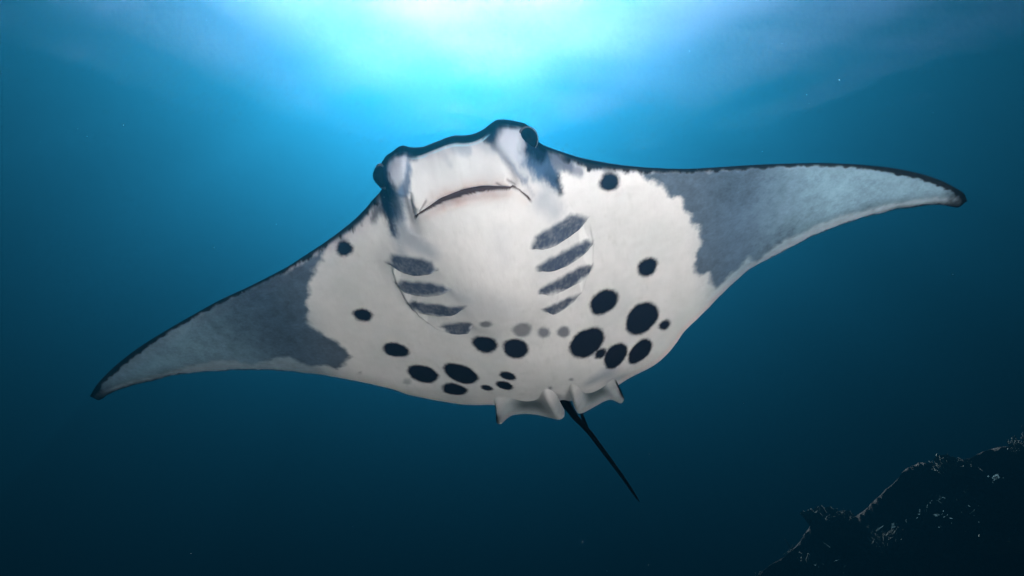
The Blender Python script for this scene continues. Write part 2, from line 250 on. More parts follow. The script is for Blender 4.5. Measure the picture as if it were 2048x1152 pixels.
SPOTS=[[0.4844,0.3815,0.0385,-0.0041,0.0055,-0.0338,0.86],[0.5884,-0.0838,0.0386,0.0208,0.0196,-0.0461,0.95],[0.3856,-0.1758,0.0611,0.018,0.0192,-0.0645,0.95],[0.5372,-0.3654,0.0674,0.0485,0.0366,-0.0814,1.0],[0.6348,-0.4593,0.026,0.0113,0.01,-0.0293,0.9],[0.2802,-0.3659,0.0777,0.0235,0.0215,-0.084,1.0],[0.3286,-0.4682,0.0274,0.0121,0.0096,-0.0297,0.95],
[0.3927,-0.5278,0.051,0.0494,0.0288,-0.0595,1.0],[0.5075,-0.569,0.0562,0.0457,0.0249,-0.0561,1.0],[0.0351,-0.1321,0.0377,-0.0087,-0.0052,-0.0554,0.66],[0.1143,-0.2017,0.0236,-0.0126,-0.0061,-0.0319,0.76],[0.1943,-0.2419,0.0241,-0.0143,-0.0055,-0.031,0.76],[-0.0926,-0.0381,0.0235,-0.0024,-0.0055,-0.0238,0.7],[-0.1332,-0.1954,0.0483,-0.022,-0.0196,-0.0517,1.0],
[-0.0159,-0.2482,0.046,-0.0357,-0.0233,-0.056,0.97],[-0.5308,0.3647,0.034,-0.0014,-0.0138,-0.0353,0.9],[-0.5941,0.0098,0.0373,-0.0153,-0.019,-0.0362,0.95],[-0.5301,-0.2178,0.0521,-0.023,-0.0219,-0.0437,1.0],[-0.4622,-0.3873,0.062,-0.0313,-0.0283,-0.0569,1.0],[-0.2881,-0.387,0.0654,-0.0478,-0.0305,-0.0606,1.0],[-0.3511,-0.5116,0.0545,-0.0213,-0.0189,-0.055,1.0],
[-0.2027,-0.5175,0.0244,-0.0219,-0.0089,-0.0273,0.95],[-0.0881,-0.4306,0.0309,-0.0272,-0.0113,-0.0317,0.97],[-0.1214,-0.5144,0.0328,-0.0339,-0.0127,-0.0383,0.97],[-0.5527,-0.4369,0.0186,-0.0014,-0.0076,-0.0226,0.4],[0.0717,-0.6079,0.0086,-0.0054,-0.002,-0.0139,0.6],[0.1746,-0.5689,0.0087,-0.0044,-0.0015,-0.0119,0.6],[-0.7457,-0.3457,0.0057,-0.0008,-0.0029,-0.0074,0.6]]
GREYS=[[[0.5977,0.3693],[0.6259,0.3286],[0.6775,0.2836],[0.6999,0.2255],[0.7408,0.2094],[0.7557,0.1294],[0.7818,0.1048],[0.7837,0.0607],[0.8155,0.0288],[0.8185,-0.0741],[0.7916,-0.0948],[0.7804,-0.1973],[0.8042,-0.2352],[0.851,-0.2326],[0.8553,-0.2968],[0.8805,-0.3429],[0.9193,-0.3222],[0.949,-0.2872],[1.0083,-0.2491],[1.0226,-0.2059],[1.0653,-0.2758],[1.115,-0.2097],[1.1746,-0.1849],
[1.2491,-0.172],[1.3329,-0.1561],[1.4154,-0.147],[1.5037,-0.1637],[1.6755,-0.1843],[1.8131,-0.2145],[1.9569,-0.268],[2.0048,-0.2783],[2.0145,-0.2751],[1.7449,-0.0555],[1.4758,0.0837],[1.154,0.2029],[0.8525,0.2867],[0.6376,0.36]],[[-0.5994,0.3719],[-0.6085,0.3559],[-0.6462,0.3158],[-0.6984,0.2707],[-0.7315,0.2294],[-0.7634,0.1579],[-0.7973,0.1244],[-0.8008,0.0739],[-0.8402,0.0291],
[-0.8337,-0.0262],[-0.7977,-0.089],[-0.7609,-0.1534],[-0.7496,-0.2249],[-0.7928,-0.2711],[-0.8565,-0.3046],[-0.8888,-0.2637],[-0.9488,-0.2669],[-0.9909,-0.2313],[-1.0177,-0.1821],[-1.0746,-0.1769],[-1.1314,-0.1922],[-1.1985,-0.2066],[-1.2608,-0.165],[-1.331,-0.1382],[-1.4263,-0.1538],[-1.5194,-0.163],[-1.6281,-0.1926],[-1.8354,-0.2301],[-2.0075,-0.2737],[-2.067,-0.2614],[-1.9338,-0.17],
[-1.5804,0.0241],[-1.1538,0.188],[-0.7955,0.2989]]]
STROKES=[[0.1239,0.6875,0.024,0.2475,0.638,0.0339,0.0184,0.97,'navy'],[0.2456,0.6347,0.0374,0.2589,0.5665,0.0226,0.0212,0.97,'navy'],[0.1381,0.693,0.0197,0.0916,0.6741,0.0099,0.0094,0.95,'navy'],[0.2474,0.5867,0.0311,0.2912,0.4778,0.0189,0.0171,1.0,'navy'],[0.2912,0.4778,0.0172,0.3029,0.4241,0.0071,0.0154,0.9,'navy'],[0.1825,0.6339,0.0085,0.2453,0.528,0.017,0.0201,0.75,'blue'],
[0.2453,0.528,0.017,0.2881,0.4513,0.0071,0.0239,0.6,'blue'],[0.2628,0.5746,0.0132,0.3558,0.4823,0.0129,0.0165,0.8,'navy'],[0.3111,0.5164,0.0158,0.3869,0.4551,0.0114,0.0126,0.75,'grey'],[0.2799,0.5263,0.0127,0.3013,0.4851,0.0085,0.0159,0.6,'blue'],[0.1506,0.6321,0.0088,0.1928,0.5414,0.0072,0.0132,0.62,'blue'],[0.1139,0.6592,0.0042,0.1506,0.6321,0.0074,0.0098,0.4,'blue'],
[0.1928,0.5414,0.0053,0.2037,0.4771,0.0037,0.0145,0.35,'blue'],[0.1614,0.6553,0.0295,0.1847,0.6675,0.0272,0.0174,0.97,'pale'],[0.1811,0.64,0.0185,0.1921,0.6197,0.0101,0.017,0.75,'pale'],[0.2121,0.6588,0.0078,0.2106,0.6385,0.0083,0.0118,0.6,'pale'],[-0.205,0.6841,0.0118,-0.2776,0.6555,0.0202,0.0096,0.97,'navy'],[-0.2875,0.6405,0.0391,-0.2853,0.6023,0.0373,0.0184,1.0,'navy'],
[-0.1947,0.6821,0.0098,-0.157,0.6643,0.0066,0.0076,0.95,'navy'],[-0.3009,0.573,0.0346,-0.3082,0.5066,0.0218,0.03,1.0,'navy'],[-0.3082,0.5066,0.0218,-0.3148,0.4204,0.0101,0.0198,0.95,'navy'],[-0.248,0.6103,0.0218,-0.2819,0.494,0.0168,0.0266,0.75,'navy'],[-0.1862,0.6546,0.0111,-0.2199,0.598,0.0162,0.0126,0.85,'blue'],[-0.2363,0.5813,0.0222,-0.2792,0.4576,0.0122,0.031,0.55,'blue'],
[-0.348,0.5089,0.0142,-0.3806,0.4701,0.0073,0.0178,0.75,'navy'],[-0.3082,0.4171,0.0122,-0.3102,0.3487,0.0085,0.0288,0.35,'blue'],[-0.2085,0.6743,0.0211,-0.2204,0.6464,0.0175,0.0143,0.9,'pale'],[-0.2435,0.6614,0.0115,-0.2423,0.6401,0.009,0.0129,0.7,'pale'],[-0.0197,0.6763,0.0095,0.0265,0.6559,0.0105,0.012,0.38,'blue'],[-0.0513,0.6615,0.0068,-0.0412,0.6388,0.0044,0.0138,0.2,'blue'],
[0.0717,0.6595,0.0065,0.1104,0.6488,0.0054,0.0132,0.2,'blue'],[0.2356,0.4406,0.0292,0.272,0.3726,0.0187,0.0365,0.34,'blue'],[-0.2549,0.4055,0.0327,-0.1981,0.3613,0.0209,0.0369,0.42,'blue'],[0.0648,0.3936,0.0182,0.058,0.2942,0.0276,0.0551,0.1,'blue'],[-0.132,0.135,0.0535,-0.0168,0.0535,0.0552,0.0834,0.14,'blue'],[-0.1693,0.1729,0.016,-0.132,0.135,0.0126,0.0362,0.18,'blue'],
[0.2549,-0.6478,0.0119,0.343,-0.6188,0.0377,0.051,0.45,'blue'],[0.3603,-0.7141,0.0248,0.3978,-0.724,0.0216,0.0539,0.35,'blue']]
LIP_RIM=[[-0.1666,0.6614],[-0.1394,0.6633],[-0.0977,0.6703],[-0.0458,0.6766],[0.0068,0.6735],[0.0581,0.6672],[0.0997,0.6711]]
WHITES=[[[-0.3758,0.2671],[-0.3947,0.2045],[-0.3916,0.1829],[-0.3657,0.2003],[-0.3516,0.2314],[-0.3477,0.2625]],[[-0.379,0.149],[-0.3895,0.0637],[-0.3587,0.0922],[-0.3403,0.1237],[-0.3365,0.158]],[[-0.3486,0.0304],[-0.3459,-0.0502],[-0.3321,-0.044],[-0.3107,0.0224],[-0.3338,0.0225]],[[0.3597,0.2615],[0.3712,0.1896],[0.3566,0.1942],[0.3319,0.1947],[0.3378,0.2422]],[[0.3836,0.1526],[0.372,0.0481],
[0.3435,0.0651],[0.3331,0.1083],[0.3549,0.1428]],[[0.3236,0.0115],[0.3061,-0.075],[0.2999,-0.0699],[0.2981,0.0029]]]
A_ = lambda x: np.array(x, float)
LEAD_EDGE = A_(LEAD_EDGE); TRAIL_EDGE = A_(TRAIL_EDGE)
FEAT = dict(lobes=LOBES, throat=A_(THROAT), creases=[(k, A_(e), d, w) for k, e, d, w in CREASES], gills=[(A_(e), a) for e, a in GILL_EDGES])
def edge_dist(UV, edge, reach=110, chunk=40):
    nc, nr = UV.shape[:2]; out = np.zeros((nc, nr))
    for c in range(0, nc, chunk):
        a = max(0, c-reach); b = min(nc, c+chunk+reach)
        out[c:c+chunk] = seg_dist(UV[c:c+chunk].reshape(-1, 2), edge[a:b])[0].reshape(-1, nr)
    return out
NAVY = A_([.006, .012, .026]); BLACK = A_([.0035, .0048, .0072]); CREAM = A_([.83, .80, .78])
KEYS = dict(navy=A_([.010, .022, .045]), blue=A_([.085, .16, .27]), grey=A_([.16, .18, .24]), pale=A_([.60, .62, .68]))  # blue strokes: soft streak edges, and shade painted on head and throat
def pigment(u, v, dl, dt):
    n = len(u); C = np.tile(CREAM, (n, 1)); P = np.stack([u, v], 1)
    n1 = fbm(u, v, 5); n2 = fbm(u+3, v-7, 38); n3 = fbm(u-5, v+2, 150, 2); n4 = fbm(u*3, v*.8, 26)
    def mix(m, col): C[:] = C*(1-m[:, None])+col*m[:, None]
    # faint yellow, blue-grey and brown mottling of the white skin
    mix(np.clip(.12+.45*n1, 0, .40), A_([.58, .62, .60])); mix(np.clip(.45*n4-.12, 0, .24)*(np.abs(u) < .6), A_([.48, .46, .42]))
    mix(np.clip(.5*fbm(u+9, v, 16)-.22, 0, .25)*smooth01((.2-v)/.3)*smooth01((.3-np.abs(u-.05))/.15), A_([.30, .33, .34]))
    C *= (1+.06*n2+.02*n3)[:, None]
    mix(.92*smooth01((np.abs(u)-.74)/.25), A_([.25, .34, .41])*(1+.3*n2)[:, None])
    W = P+np.stack([.016*n2+.003*n3+.02*n1, .014*fbm(u+11, v+4, 38)+.003*n3], 1)
    for G in GREYS:
        sd = poly_sd(W, A_(G)); m = smooth01((sd+.014)/.030+.10*n3)
        far = smooth01((np.abs(u)-.95)/.45); low = smooth01((.10-dt)/.09)*smooth01((dt-.0)/.03)
        col = A_([.078, .125, .180])*(1-far)[:, None]+A_([.19, .31, .39])*far[:, None]
        col = col*(1-.45*low*far)[:, None]*(1+.5*n1+.25*n2+.22*n3)[:, None]
        mix(.95*m, col)
    for G in WHITES: mix(.85*smooth01(poly_sd(P, A_(G))/.008+.3), A_([.95, .93, .90]))
    for G, (E, a) in zip(GILL_PATCHES, FEAT['gills']):
        sd = poly_sd(P+.6*(W-P), A_(G)); d, p, s = seg_dist(P, E); se = d*s
        m = smooth01((sd+.013)/.026)*np.where(np.abs(se) < .05, smooth01(se/.003+.5), 1)
        mix(np.clip(m*(.92+.14*n3+.12*n2), 0, .96), A_([.034, .054, .095])*(1+.25*n3+.3*n1)[:, None])
        lo = np.where(se < 0, np.exp(np.minimum(se, 0)/.018), 0)*smooth01(np.minimum(p, 1-p)/.15)*(d < .08); mix(.30*lo, A_([.36, .47, .56]))  # bluish recess shade painted into the skin behind each flap
    for E, a in FEAT['gills']:
        d, p, s = seg_dist(P, E); mix((.95 if a > .01 else .10)*np.exp(-(d/.0038)**2)*smooth01(np.minimum(p, 1-p)/.1), A_([.035, .04, .05]))  # crevice shade painted as a dark line along the gill edges
    for x0, y0, r0, x1, y1, r1, sf, st, key in STROKES:
        a = A_([x0, y0]); e = A_([x1-x0, y1-y0]); near = (np.abs(u-x0) < .5) & (np.abs(v-y0) < .5); Q = P[near]+np.stack([.010*n4[near]+.006*n3[near], .006*n2[near]], 1)-a
        t = np.clip(Q.dot(e)/max(e.dot(e), 1e-9), 0, 1); d = np.sqrt(((Q-t[:, None]*e)**2).sum(1)); r = r0+(r1-r0)*t
        m = np.zeros(n); m[near] = st*smooth01((r+sf-d)/(1.6*sf)); mix(m, KEYS[key])
    for cx, cy, ax, ay, bx, by, st in SPOTS:
        near = (np.abs(u-cx) < .2) & (np.abs(v-cy) < .2); M = np.linalg.inv(A_([[ax, bx], [ay, by]])); Q = (P[near]-A_([cx, cy])).dot(M.T)
        th = np.arctan2(Q[:, 1], Q[:, 0]); sz = math.hypot(ax, ay)
        r = np.hypot(Q[:, 0], Q[:, 1])*(1+.02*np.sin(3*th+cx*40)+.012*np.sin(5*th+cy*50))+.004*n3[near]/sz+.004*n2[near]/sz
        m = np.zeros(n); m[near] = (.99 if st > .8 else st)*smooth01((1.0-r)/(.011/sz)*.5+.5); mix(m, NAVY if st > .8 else A_([.030, .042, .075]))
    # mouth and lips
    E = FEAT['creases'][0][1]; d, p, s = seg_dist(P, E); op = np.sin(np.pi*np.clip((p-.1)/.72, 0, 1))**.8
    end = smooth01(np.minimum(p, 1-p)/.06)
    mix(.60*(.25+.75*op)*np.exp(-((d-.012)/.022)**2)*end*(1+.8*n2), A_([.52, .34, .29]))
    mix(.96*smooth01((.0022+.0022*smooth01(np.abs(p-.5)/.18-1.7)+.0074*op*(1+.12*n2)-d)/.0028+.3)*end, A_([.045, .018, .014]))
    for k, E, dp, wd in FEAT['creases'][1:]:
        d, p, s = seg_dist(P, E); mix((.6 if wd < .01 else .36)*np.exp(-(d/(wd*.6))**2)*smooth01(np.minimum(p, 1-p)/.2), A_([.10, .08, .09]))  # crease shade painted into the skin beside lip panel and mouth folds
    # dark margins: head rim, leading edge, wing tips and the thin trailing edge
    rim = A_(LIP_RIM); d, p, s = seg_dist(P, rim); rv = np.interp(u, rim[:, 0], rim[:, 1])
    inr = smooth01((u-rim[0, 0]+.02)/.03)*smooth01((rim[-1, 0]+.02-u)/.03)
    mix(inr*smooth01((.0034-dl)/.0016+.5), BLACK*1.2)
    mix(.95*np.exp(-((dl-.0050)/.0012)**2)*inr*np.clip(.85+.9*n2, 0, 1), A_([.55, .88, .95]))  # bright lip highlight painted on as a cyan line
    marg = .006+.011*np.clip(n2+.3*n3+.2, 0, 1)+.014*smooth01((np.abs(u)-1.35)/.4)*np.clip(.8+n1, 0, 1.4)
    hd_ = smooth01((.36-np.abs(u))/.06); mix(.97*smooth01((marg-dl)/.010+.5)*(1-hd_), BLACK); mix(.97*smooth01((.0030+.003*n2-dl)/.006+.5)*hd_*(1-inr), BLACK*1.3)
    tipd = np.minimum(np.hypot(u-LEAD_EDGE[0, 0], v-LEAD_EDGE[0, 1]), np.hypot(u-LEAD_EDGE[-1, 0], v-LEAD_EDGE[-1, 1])); mix(.92*smooth01((.19+.06*n2-tipd)/.14), BLACK)
    mix(.85*smooth01((.007*np.clip(.8+1.5*n2, 0, 2)-dt)/.004+.5)*smooth01((np.abs(u)-.75)/.5), BLACK)
    mix(.8*smooth01((.030-dt)/.03)*smooth01((np.abs(u)-1.45)/.3), BLACK)
    return np.clip(C, .004, .96)
def make_body(parent):
    NC, NV, ND = 1200, 410, 50
    tr = TRAIL_EDGE.copy()
    Lp, Tp, _, _ = grid_uv(LEAD_EDGE, tr, NC, None)
    sc = smooth01((np.abs(Tp[:, 0])-.55)/.6); ch0 = np.hypot(*(Lp-Tp).T)
    Tp[1:-1, 1] += (sc*.006*(vnoise(Tp[:, 0]*34, Tp[:, 0]*0+3.3)+.5*vnoise(Tp[:, 0]*80, Tp[:, 0]*0+9.3))*np.clip(ch0/.1, 0, 1))[1:-1]
    def side(n, ventral):
        t = np.linspace(0, 1, n); t = .5*t+.5*(.5-.5*np.cos(np.pi*t))
        UV = Tp[:, None]+(Lp-Tp)[:, None]*t[None, :, None]
        dl = edge_dist(UV, Lp); dt = edge_dist(UV, Tp); ch = np.repeat(np.hypot(*(Lp-Tp).T)[:, None], n, 1)
        u, v, dl, dt, ch = (a.ravel() for a in (UV[..., 0], UV[..., 1], dl, dt, ch))
        e, hv, hd = heights(u, v, dl, dt, ch, FEAT)
        w = mid(u)+e*hv+ventral_relief(u, v, FEAT)*e if ventral else mid(u)-e*hd
        col = pigment(u, v, dl, dt) if ventral else BLACK*(1.15+.5*fbm(u, v, 6))[:, None]
        return np.stack([u, v, w], 1).reshape(NC, n, 3), col.reshape(NC, n, 3)
    Va, Ca = side(NV, True); Vb, Cb = side(ND, False)
    Ca[:, -1] = BLACK
    V = np.concatenate([Va, Vb[:, -2:0:-1]], 1); C = np.concatenate([Ca, Cb[:, -2:0:-1]], 1); K = V.shape[1]
    i, j = np.meshgrid(np.arange(NC-1), np.arange(K), indexing='ij'); j2 = (j+1) % K
    F = np.stack([i*K+j, (i+1)*K+j, (i+1)*K+j2, i*K+j2], -1).reshape(-1, 4)
    V = V.reshape(-1, 3); C = C.reshape(-1, 3)
    parts = [(V, F, C)]
    # tail: a tapering whip with a small dorsal fin at its root
    T = catmull(A_([[.080, -.50, .02], [.090, -.66, .01], [.098, -.792, .0], [.114, -.884, -.01], [.142, -1.021, -.01], [.196, -1.189, -.01], [.231, -1.329, -.01], [.271, -1.473, 0], [.317, -1.647, .01], [.354, -1.799, .02], [.382, -1.913, .03]]), 90)
    s = np.linspace(0, 1, 90); rad = np.interp(s, [0, .2, .3, .42, .6, .9, .97, 1], [.035, .03, .021, .0135, .0125, .0085, .006, .001])
    tg = np.gradient(T, axis=0); tg /= np.linalg.norm(tg, axis=1)[:, None]; sx = np.cross(tg, [0, 0, 1.]); sx /= np.linalg.norm(sx, axis=1)[:, None]; sy = np.cross(sx, tg)
    a = np.linspace(0, 2*np.pi, 14, endpoint=False)
    V2 = (T[:, None]+rad[:, None, None]*(sx[:, None]*np.cos(a)[None, :, None]+sy[:, None]*np.sin(a)[None, :, None])).reshape(-1, 3)
    i, j = np.meshgrid(np.arange(89), np.arange(14), indexing='ij'); j2 = (j+1) % 14
    F2 = np.stack([i*14+j, i*14+j2, (i+1)*14+j2, (i+1)*14+j], -1).reshape(-1, 4)
    parts.append((V2, F2, np.tile(BLACK, (len(V2), 1))))
    def blade(root, rim, thick, bulge, colf, nu=46, nv=26):
        a = catmull(A_(root), nu); b = catmull(A_(rim), nu); t = np.linspace(0, 1, nv)
        M = a[:, None]+(b-a)[:, None]*t[None, :, None]; uu, tt = np.meshgrid(np.linspace(0, 1, nu), t, indexing='ij')
        th = (thick(uu, tt) if callable(thick) else thick)*np.sqrt(np.clip(1-tt**2, 0, 1))*np.sqrt(np.clip(4*uu*(1-uu), 0, 1)); M[..., 2] += bulge(uu, tt)
        up = M.copy(); up[..., 2] += th; dn = M.copy(); dn[..., 2] -= th
        V = np.concatenate([up.reshape(-1, 3), dn.reshape(-1, 3)]); N0 = nu*nv
        i, j = np.meshgrid(np.arange(nu-1), np.arange(nv-1), indexing='ij'); q = np.stack([i*nv+j, (i+1)*nv+j, (i+1)*nv+j+1, i*nv+j+1], -1).reshape(-1, 4)
        c = colf(uu, tt, M).reshape(-1, 3); return V, np.concatenate([q[:, ::-1], q+N0]), np.concatenate([c, np.tile(BLACK*1.5, (N0, 1))])
    def fin_col(flip):
        def f(uu, tt, M):
            x = 1-uu if flip else uu; c = np.tile(A_([.52, .55, .57]), uu.shape+(1,))
            k = smooth01((x-.30)/.2)*smooth01((.80-x)/.14)*smooth01((1.0-tt)/.35)
            c = c*(1-.85*k)[..., None]+A_([.05, .085, .09])*(.85*k)[..., None]  # shade of the fin hollow put into the colour
            d = smooth01((.13-x)/.08)*smooth01((tt-.3)/.3)+smooth01((tt-.62)/.2)*smooth01((.24-x)/.12); d = np.clip(d, 0, 1)
            c = c*(1-d)[..., None]+BLACK*d[..., None]
            rb = smooth01((.60-tt)/.35)[..., None]; c = c*(1-rb)+CREAM*.93*rb
            return c*(1+.15*fbm(M[..., 0], M[..., 1], 40))[..., None]
        return f
    ridge = lambda uu, tt: .010*np.sin(np.pi*tt)+.050*np.exp(-((uu-.88)/.10)**2)*np.sin(np.pi*np.clip(.02+.93*tt, 0, 1))-.012*np.exp(-((uu-.55)/.18)**2)*tt+.016*np.exp(-((uu-.12)/.1)**2)*tt
    parts.append(blade([[-.195, -.585, .060], [-.10, -.545, .074], [-.01, -.530, .080], [.080, -.545, .080]],
        [[-0.221, -0.808, 0.020], [-0.238, -0.870, 0.020], [-0.223, -0.904, 0.020], [-0.186, -0.882, 0.020], [-0.149, -0.869, 0.020], [-0.042, -0.914, 0.020], [0.056, -0.969, 0.020], [0.090, -0.956, 0.020], [0.102, -0.908, 0.020]], lambda uu, tt: .008+.015*np.exp(-((uu-.86)/.12)**2)*smooth01(tt/.4), ridge, fin_col(False)))
    ridge2 = lambda uu, tt: .010*np.sin(np.pi*tt)+.050*np.exp(-((uu-.10)/.10)**2)*np.sin(np.pi*np.clip(.02+.93*tt, 0, 1))-.010*np.exp(-((uu-.45)/.18)**2)*tt+.016*np.exp(-((uu-.9)/.1)**2)*tt
    parts.append(blade([[.150, -.545, .080], [.21, -.535, .076], [.29, -.560, .062], [.360, -.615, .044]],
        [[0.152, -0.908, 0.020], [0.165, -0.950, 0.020], [0.193, -0.960, 0.020], [0.259, -0.941, 0.020], [0.335, -0.917, 0.020], [0.381, -0.955, 0.020], [0.399, -0.914, 0.020], [0.394, -0.848, 0.020]], lambda uu, tt: .008+.015*np.exp(-((uu-.12)/.12)**2)*smooth01(tt/.4), ridge2, fin_col(True)))
    parts.append(blade([[0.169, -1.114, -0.014], [0.183, -1.164, -0.014], [0.199, -1.214, -0.014]], [[0.171, -0.999, -0.042], [0.183, -1.044, -0.040], [0.199, -1.204, -0.024]], .005, lambda uu, tt: 0*uu, lambda uu, tt, M: np.tile(BLACK, uu.shape+(1,)), 16, 10))
    V = []; F = []; C = []; off = 0
    for v, f, c in parts: V.append(v); F.append(f+off); C.append(c); off += len(v)
    V = np.concatenate(V); F = np.concatenate(F).astype(np.int32); C = np.concatenate(C)
    me = bpy.data.meshes.new('body'); me.vertices.add(len(V)); me.vertices.foreach_set('co', V.astype(np.float32).ravel())
    me.loops.add(F.size); me.loops.foreach_set('vertex_index', F.ravel()); me.polygons.add(len(F))
    me.polygons.foreach_set('loop_start', np.arange(0, F.size, 4, dtype=np.int32)); me.update(calc_edges=True); me.validate()
    at = me.color_attributes.new('pigment', 'FLOAT_COLOR', 'POINT'); at.data.foreach_set('color', np.c_[C, np.ones(len(C))].astype(np.float32).ravel())
    me.shade_smooth(); me.materials.append(skin_material())
    o = link(bpy.data.objects.new('body', me)); o.parent = parent; return o
def skin_material():
    m, n, l = mat('manta skin'); b = n['Principled BSDF']
    a = n.new('ShaderNodeAttribute'); a.attribute_name = 'pigment'; l.new(a.outputs['Color'], b.inputs['Base Color'])
    b.inputs['Roughness'].default_value = .6; b.inputs['Specular IOR Level'].default_value = 0
    tc = n.new('ShaderNodeTexCoord'); nz = n.new('ShaderNodeTexNoise'); nz.inputs['Scale'].default_value = 140; nz.inputs['Detail'].default_value = 3
    n2 = n.new('ShaderNodeTexNoise'); n2.inputs['Scale'].default_value = 22; n2.inputs['Detail'].default_value = 4
    mp = n.new('ShaderNodeMapping'); mp.inputs['Scale'].default_value = (1.6, .5, 1); l.new(tc.outputs['Object'], mp.inputs[0]); l.new(mp.outputs[0], n2.inputs[0])
    l.new(tc.outputs['Object'], nz.inputs[0])
    b1 = n.new('ShaderNodeBump'); b1.inputs['Strength'].default_value = .12; b1.inputs['Distance'].default_value = .004
    b2 = n.new('ShaderNodeBump'); b2.inputs['Strength'].default_value = .18; b2.inputs['Distance'].default_value = .012
    l.new(n2.outputs[0], b2.inputs['Height']); l.new(nz.outputs[0], b1.inputs['Height']); l.new(b2.outputs[0], b1.inputs['Normal']); l.new(b1.outputs[0], b.inputs['Normal'])
    return m
def make_eye(parent, loc, axis, rad):
    m, n, l = mat('eye black'); b = n['Principled BSDF']; b.inputs['Roughness'].default_value = .22
    tc = n.new('ShaderNodeTexCoord'); sp = n.new('ShaderNodeSeparateXYZ'); cr = n.new('ShaderNodeValToRGB'); l.new(tc.outputs['Object'], sp.inputs[0]); l.new(sp.outputs['Z'], cr.inputs[0])
    cr.color_ramp.elements[0].position = .0; cr.color_ramp.elements[0].color = (.008, .008, .010, 1); cr.color_ramp.elements[1].position = rad*.75; cr.color_ramp.elements[1].color = (.003, .003, .005, 1)
    l.new(cr.outputs[0], b.inputs['Base Color'])
    nu, nv = 32, 18; V = []; Fc = []
    for j in range(nv+1):
        ph = math.pi*j/nv
        for i in range(nu):
            th = 2*math.pi*i/nu; k = 1+.10*max(0, math.cos(ph))**6
            V.append((rad*math.sin(ph)*math.cos(th), rad*1.12*math.sin(ph)*math.sin(th), rad*k*math.cos(ph)))
    for j in range(nv):
        for i in range(nu): Fc.append((j*nu+i, (j+1)*nu+i, (j+1)*nu+(i+1) % nu, j*nu+(i+1) % nu))
    me = bpy.data.meshes.new('eye'); me.from_pydata(V, [], Fc); me.shade_smooth(); me.materials.append(m)
    e = link(bpy.data.objects.new('eye', me)); e.parent = parent; e.location = loc
    e.rotation_euler = Vector(axis).to_track_quat('Z', 'Y').to_euler()
    m2, n, l = mat('eyelid skin'); b = n['Principled BSDF']; b.inputs['Base Color'].default_value = (.10, .085, .09, 1); b.inputs['Roughness'].default_value = .7; b.inputs['Specular IOR Level'].default_value = 0
    V = []; Fc = []; ns, nr = 36, 10
    for i in range(ns):
        th = 2*math.pi*i/ns
        for j in range(nr):
            a = 2*math.pi*j/nr; rr = rad*(.93+.13*math.cos(a)*(1+.2*math.sin(th*2)))
            V.append((rr*math.cos(th), 1.12*rr*math.sin(th), rad*(.28+.16*math.sin(a))))
    for i in range(ns):
        for j in range(nr): Fc.append((i*nr+j, ((i+1) % ns)*nr+j, ((i+1) % ns)*nr+(j+1) % nr, i*nr+(j+1) % nr))
    me = bpy.data.meshes.new('eyelid'); me.from_pydata(V, [], Fc); me.shade_smooth(); me.materials.append(m2)
    k = link(bpy.data.objects.new('eyelid', me)); k.parent = e
    return e
EYE_R = ((.226, .622, .026), (.60, .48, .64)); EYE_L = ((-.283, .614, .020), (-.70, .46, .54))
manta = link(bpy.data.objects.new('manta_ray', None)); manta.empty_display_size = .3
manta['label'] = 'large black and white manta ray gliding overhead with spotted white belly'; manta['category'] = 'manta ray'
BODY_AXES = Matrix(((0.9713664, -0.2181841, 0.0940372), (0.2242576, 0.7112890, -0.6661655), (0.0784591, 0.6681793, 0.7398517)))
cam_rot = Matrix.Rotation(R(90+CAM_PITCH), 3, 'X')
POSE = cam_rot @ BODY_AXES
manta.matrix_world = Matrix.Translation(Vector(cam.location)+cam_rot @ Vector((-.03897436, .03282051, -2.8))) @ POSE.to_4x4()
make_body(manta)
make_eye(manta, EYE_R[0], EYE_R[1], .040); make_eye(manta, EYE_L[0], EYE_L[1], .040)

# ================ corals on the reef
rng = random.Random(7)
def tube_into(V, F, pts, rad, ns=6):
    base = len(V); prev = None
    for k, (p, r) in enumerate(zip(pts, rad)):
        d = (pts[min(k+1, len(pts)-1)]-pts[max(k-1, 0)]).normalized(); sx = d.cross(Vector((.3, .9, .2))).normalized(); sy = sx.cross(d)
        for i in range(ns):
            a = 2*math.pi*i/ns; V.append(p+(sx*math.cos(a)+sy*math.sin(a))*r)
        if k:
            for i in range(ns): F.append((base+(k-1)*ns+i, base+(k-1)*ns+(i+1) % ns, base+k*ns+(i+1) % ns, base+k*ns+i))
    F.append(tuple(base+(len(pts)-1)*ns+i for i in range(ns)))
def branching_mesh(seed, n=26, spread=1.0):
    g = random.Random(seed); V = []; F = []
    def grow(p, d, r, ln, depth):
        pts = [p]; q = p.copy(); dd = d.copy()
        for k in range(4):
            dd = (dd+Vector((g.uniform(-.25, .25), g.uniform(-.25, .25), g.uniform(-.02, .2)))).normalized(); q = q+dd*ln/4; pts.append(q.copy())
        tube_into(V, F, pts, [r*(1-.13*k) for k in range(5)], 6)
        if depth:
            for _ in range(g.choice((2, 2, 3))):
                nd = (dd+Vector((g.uniform(-.8, .8), g.uniform(-.8, .8), g.uniform(-.1, .6)))).normalized(); grow(pts[g.choice((2, 3, 4))], nd, r*.68, ln*.72, depth-1)
    for i in range(n):
        a = g.uniform(0, 6.28); t = g.uniform(.1, 1.0)*spread
        grow(Vector((math.cos(a)*.07*t, math.sin(a)*.07*t, 0)), Vector((math.cos(a)*t, math.sin(a)*t, .75)).normalized(), g.uniform(.012, .019), g.uniform(.10, .17), 2 if i % 2 else 1)
    return V, F
